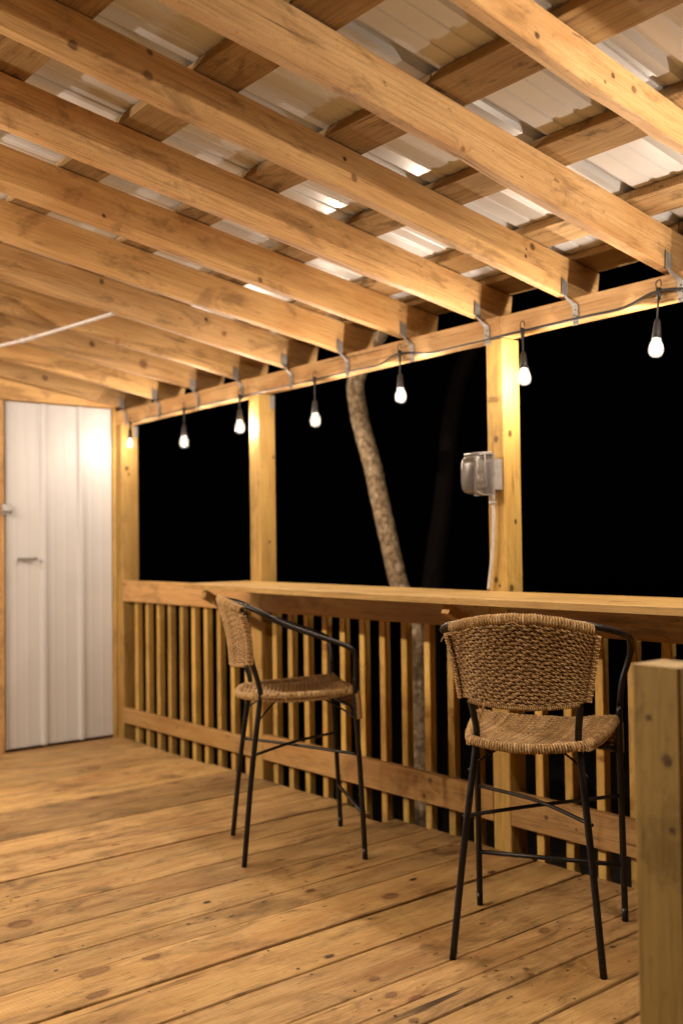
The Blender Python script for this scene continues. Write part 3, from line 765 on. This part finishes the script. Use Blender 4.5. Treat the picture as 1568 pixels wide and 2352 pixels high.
def coil(mb, path, rad, pitch, r_s=.0030, seg=9, rnd=.2):
    P = resample(path, pitch / seg); prev = None; out = []
    for i, p in enumerate(P):
        t = (P[min(i + 1, len(P) - 1)] - P[max(i - 1, 0)]).normalized()
        if prev is None: u = t.orthogonal().normalized()
        else: u = (prev - t * prev.dot(t)).normalized()
        prev = u; v = t.cross(u); a = 2 * math.pi * i / seg
        rj = rad * (1 + .05 * math.sin(i * .7) + R.uniform(-.03, .05))
        out.append(p + (u * math.cos(a) + v * math.sin(a)) * rj)
    tube(mb, out, r_s, 5, False, rnd)

def make_stool(label, wd=0., arm=((.203, .245, .76), (.203, .268, .845), (.188, .280, .888), (.14, .283, .915), (.02, .284, .945), (-.09, .272, .965))):
    st = thing('bar_stool', label, 'stool', (0, 0, 0), 0, 'black metal and rope bar stools')
    lr = .0106
    def side(s):  # s=+1 left, -1 right
        return s
    TB = []  # top loop
    # front legs + arms + top rail : one bent tube
    half = [(.235, .240, 0), (.222, .238, .30), (.205, .236, .60), *arm, (-.19, .228, .988), (-.262, .13, 1.010), (-.297, 0, 1.020)]
    lft = spline(half, 7); rgt_ = [Vector((p.x, -p.y, p.z)) for p in reversed(lft)][1:]
    loop = lft + rgt_
    nl = len(loop)
    cutf = next(i for i, p in enumerate(loop) if p.z > .70)
    for idx in (loop[:cutf + 1], loop[nl - cutf - 1:]):
        mb = MB(); tube(mb, idx, lr, 12); tube(mb, [idx[0] if idx[0].z < .1 else idx[-1], (idx[1] if idx[0].z < .1 else idx[-2])], .0108, 12)
        build(mb, 'leg', 'black', st, local=True)
    mb = MB(); tube(mb, loop[cutf:nl - cutf], lr * .95, 12); build(mb, 'arm_loop', 'black', st, local=True)
    rear = {}
    for s in (1, -1):
        pts = spline([(-.238, s * .219, 0), (-.205, s * (.187 + wd * .5), .33), (-.168, s * (.156 + wd), .61), (-.164, s * (.152 + wd), .665), (-.178, s * (.157 + wd), .72), (-.198, s * (.166 + wd), .79), (-.215, s * (.184 + wd), .90), (-.225, s * (.197 + wd * .6), .985)], 7)
        rear[s] = pts
        mb = MB(); tube(mb, pts, lr, 12); build(mb, 'leg', 'black', st, local=True)
    # stretchers: crossing diagonals and a front foot bar
    mb = MB()
    tube(mb, spline([(-.196, .190, .415), (0, 0, .413), (.214, -.236, .41)], 6), .0062, 8)
    tube(mb, spline([(-.196, -.190, .418), (0, 0, .427), (.214, .236, .41)], 6), .0062, 8)
    build(mb, 'cross_brace', 'black', st, local=True)
    mb = MB(); tube(mb, [(.226, .238, .182), (.226, -.238, .182)], .0075, 10); build(mb, 'foot_bar', 'black', st, local=True)
    mb = MB()
    for sx, sy in ((-1, 1), (-1, -1), (1, 1), (1, -1)):
        x0 = -.172 if sx < 0 else .208; y0 = .178 if sx < 0 else .236
        tube(mb, spline([(x0, sy * y0, .548), (x0 * .75, sy * y0 * .75, .585), (x0 * .5, sy * y0 * .45, .610), (x0 * .25, sy * .04, .618)], 5), .0036, 6)
    # seat frame hidden by the weave
    fr = spline([(.205, .226, .655), (0, .205, .65), (-.16, .172, .645), (-.215, .09, .640), (-.228, 0, .638), (-.215, -.09, .640), (-.16, -.172, .645), (0, -.205, .65), (.205, -.226, .655)], 5)
    tube(mb, fr, .007, 8); tube(mb, [(.208, .236, .565), (.232, 0, .56), (.208, -.236, .565)], .006, 8)
    build(mb, 'seat_frame', 'black', st, local=True)
    # ---- woven backrest
    mb = MB(); dark = MB(); rows = 23; H0, H1 = 0.0, 1.0
    topc = lambda u: Vector((-.243 - .066 * (1 - abs(u) ** 2.2), u * (.214 + wd * .8), .972 + .036 * (1 - abs(u) ** 2)))
    botc = lambda u: Vector((-.212 - .048 * (1 - u * u), u * (.181 + wd), .776 - .014 * (1 - u * u)))
    def surf(u, v):
        p = botc(u).lerp(topc(u), v); p.x += .010 * math.sin(math.pi * v); return p
    for k in range(rows):
        v = (k + .3) / rows; path = []
        ph = (k % 2) * 1.6 + R.uniform(-.45, .45)
        nseg = 112
        # wrap round the side tube at each end
        e0 = surf(-1, v); e1 = surf(1, v)
        for q in range(5): a = math.pi * (1.15 - .25 * q); path.append(e0 + Vector((-.012 * math.cos(a) + .004, -.010 * math.sin(a) * 1.0 - .004, -.004 + .001 * q)))
        for i in range(nseg + 1):
            u = -1 + 2 * i / nseg; p = surf(u, v)
            p.z += .0016 * math.sin(u * 9 + k * .7 + ph * .15) + .0012 * math.sin(u * 23 + ph)
            p.x += .0022 * math.sin(u * 33 + math.pi * k) * (1 - abs(u) ** 6)
            path.append(p)
        for q in range(5): a = math.pi * (.15 + .25 * q); path.append(e1 + Vector((-.012 * math.cos(math.pi - a) * -1 * -1 + .004, .010 * math.sin(a) + .004, -.001 * q)))
        path = resample(path, .0034)
        nrm = [Vector((-1, 0, .2)).normalized()] * len(path)
        twined(mb, path, nrm, .0027, .0031, .032, 6, R.uniform(0, .7), ph)
    tp = [topc(-.97 + 1.94 * i / 60) + Vector((.010, 0, .010)) for i in range(61)]
    coil(mb, tp, .0145, .0082, .0042, 10, .0)
    bp_ = [botc(-.9 + 1.8 * i / 60) + Vector((0, 0, -.006)) for i in range(61)]
    coil(mb, bp_, .0052, .0062, .0027, 7, .15)
    # loose ends
    tube(mb, spline([topc(.12) + Vector((-.018, 0, -.002)), topc(.02) + Vector((-.022, 0, .004)), topc(-.04) + Vector((-.020, 0, -.004)), topc(-.14) + Vector((-.017, 0, -.010))], 5), .0016, 5)
    tube(mb, spline([topc(.95) + Vector((-.01, 0, 0)), topc(1) + Vector((-.016, .012, -.012)), topc(1) + Vector((-.016, .020, -.028))], 5), .0018, 5)
    tube(mb, spline([botc(.6), botc(.6) + Vector((-.012, .004, -.018)), botc(.62) + Vector((-.006, .012, -.040))], 5), .0026, 5)
    for q in range(46):
        u = R.uniform(-.95, .95); v = R.uniform(.05, 1); p = surf(u, v) + Vector((-.004, 0, 0)); e = Vector((R.uniform(-.008, -.003), R.uniform(-.012, .012), R.uniform(-.008, .010)))
        tube(mb, [p, p + e * .6, p + e + Vector((0, 0, -.002))], .0006, 4, False, .0)
    back = build(mb, 'woven_backrest', 'rope', st, local=True)
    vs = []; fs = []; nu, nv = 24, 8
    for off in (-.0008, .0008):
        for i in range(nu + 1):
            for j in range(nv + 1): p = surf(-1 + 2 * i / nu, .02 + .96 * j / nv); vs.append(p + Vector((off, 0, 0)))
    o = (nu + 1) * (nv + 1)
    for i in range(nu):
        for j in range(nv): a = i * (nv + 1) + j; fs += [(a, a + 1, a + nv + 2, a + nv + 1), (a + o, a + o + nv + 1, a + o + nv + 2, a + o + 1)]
    dark.add(vs, fs, None, 0, .5, True); build(dark, 'gap_shade_sheet', 'ropedark', back, local=True)  # added sheet, dark so the gaps between rows read as shade
    # ---- woven seat with hanging front apron
    mb = MB(); dark = MB()
    prof = [Vector((x, 0, z)) for x, z in ((-.205, .648), (-.12, .640), (0, .640), (.12, .652), (.195, .668), (.216, .658), (.224, .62), (.226, .552))]
    prof = resample(spline([tuple(p) for p in prof], 8), .0086)
    def hw(p):
        if p.x < -.16: return .172 * math.sqrt(max(.12, 1 - ((-.16 - p.x) / .07) ** 2))
        return .172 + (.228 - .172) * min(1, (p.x + .16) / .36)
    for k, p in enumerate(prof):
        apron = p.z < .655 and p.x > .205
        W_ = hw(p) + (.008 if apron else 0); path = []; ph = (k % 2) * 1.6 + R.uniform(-.5, .5)
        t = (prof[min(k + 1, len(prof) - 1)] - prof[max(k - 1, 0)]).normalized(); nn_ = Vector((-t.z, 0, t.x))
        for q in range(5):
            a = q / 4 * 1.9
            path.append((a, -1))
        pts = []
        for q in range(4, -1, -1):
            a = q / 4 * 2.2
            o_ = Vector((0, -1, 0)) * math.sin(a) * .011 - nn_ * (1 - math.cos(a)) * .011
            pts.append(Vector((p.x, -W_, p.z)) + o_)
        ns = 90
        for i in range(1, ns):
            y = -W_ + 2 * W_ * i / ns; g = 1 - (y / W_) ** 2
            dip = -.014 * g if not apron else 0
            bow = (.012 * g) if apron else 0
            pts.append(Vector((p.x + bow, y, p.z + dip + .0020 * math.sin(y * 70 + k * math.pi) + .001 * math.sin(y * 31 + ph))))
        for q in range(5):
            a = q / 4 * 2.2
            o_ = Vector((0, 1, 0)) * math.sin(a) * .011 - nn_ * (1 - math.cos(a)) * .011
            pts.append(Vector((p.x, W_, p.z)) + o_)
        pts = resample(pts, .0036)
        twined(mb, pts, [nn_] * len(pts), .0026, .0031, .032, 6, R.uniform(0, .5) + (.3 if apron else 0), ph)
    rim = spline([(.17, .226, .655), (0, .205, .646), (-.15, .176, .642), (-.198, .135, .640), (-.224, .07, .636), (-.232, 0, .634), (-.224, -.07, .636), (-.198, -.135, .640), (-.15, -.176, .642), (0, -.205, .646), (.17, -.226, .655)], 8)
    coil(mb, rim, .0120, .0080, .0040, 9, .0)
    seat = build(mb, 'woven_seat', 'rope', st, local=True)
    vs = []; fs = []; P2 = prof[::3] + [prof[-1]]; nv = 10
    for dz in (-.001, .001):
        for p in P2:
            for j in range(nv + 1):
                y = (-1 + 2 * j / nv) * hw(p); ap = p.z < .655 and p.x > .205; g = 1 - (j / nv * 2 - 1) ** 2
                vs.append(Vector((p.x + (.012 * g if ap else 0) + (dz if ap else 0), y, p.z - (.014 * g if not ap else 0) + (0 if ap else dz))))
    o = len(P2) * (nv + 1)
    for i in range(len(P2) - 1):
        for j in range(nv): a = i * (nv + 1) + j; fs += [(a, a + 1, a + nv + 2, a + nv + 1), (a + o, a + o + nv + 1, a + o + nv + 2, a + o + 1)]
    dark.add(vs, fs, None, 0, .5, True); build(dark, 'gap_shade_sheet', 'ropedark', seat, local=True)
    return st
st = make_stool('rope woven bar stool in sharp focus on the right, its back turned to the camera')
st.location = (2.529, 2.096, 0); st.rotation_euler = (0, 0, math.radians(30.2))
s2 = make_stool('rope woven bar stool further left, seen from its side, facing the bar', .022,
    ((.204, .240, .70), (.205, .252, .77), (.196, .266, .815), (.16, .272, .842), (.04, .276, .886), (-.09, .268, .935)))
s2.location = (2.553, 3.381, 0); s2.rotation_euler = (0, 0, math.radians(-28.1))
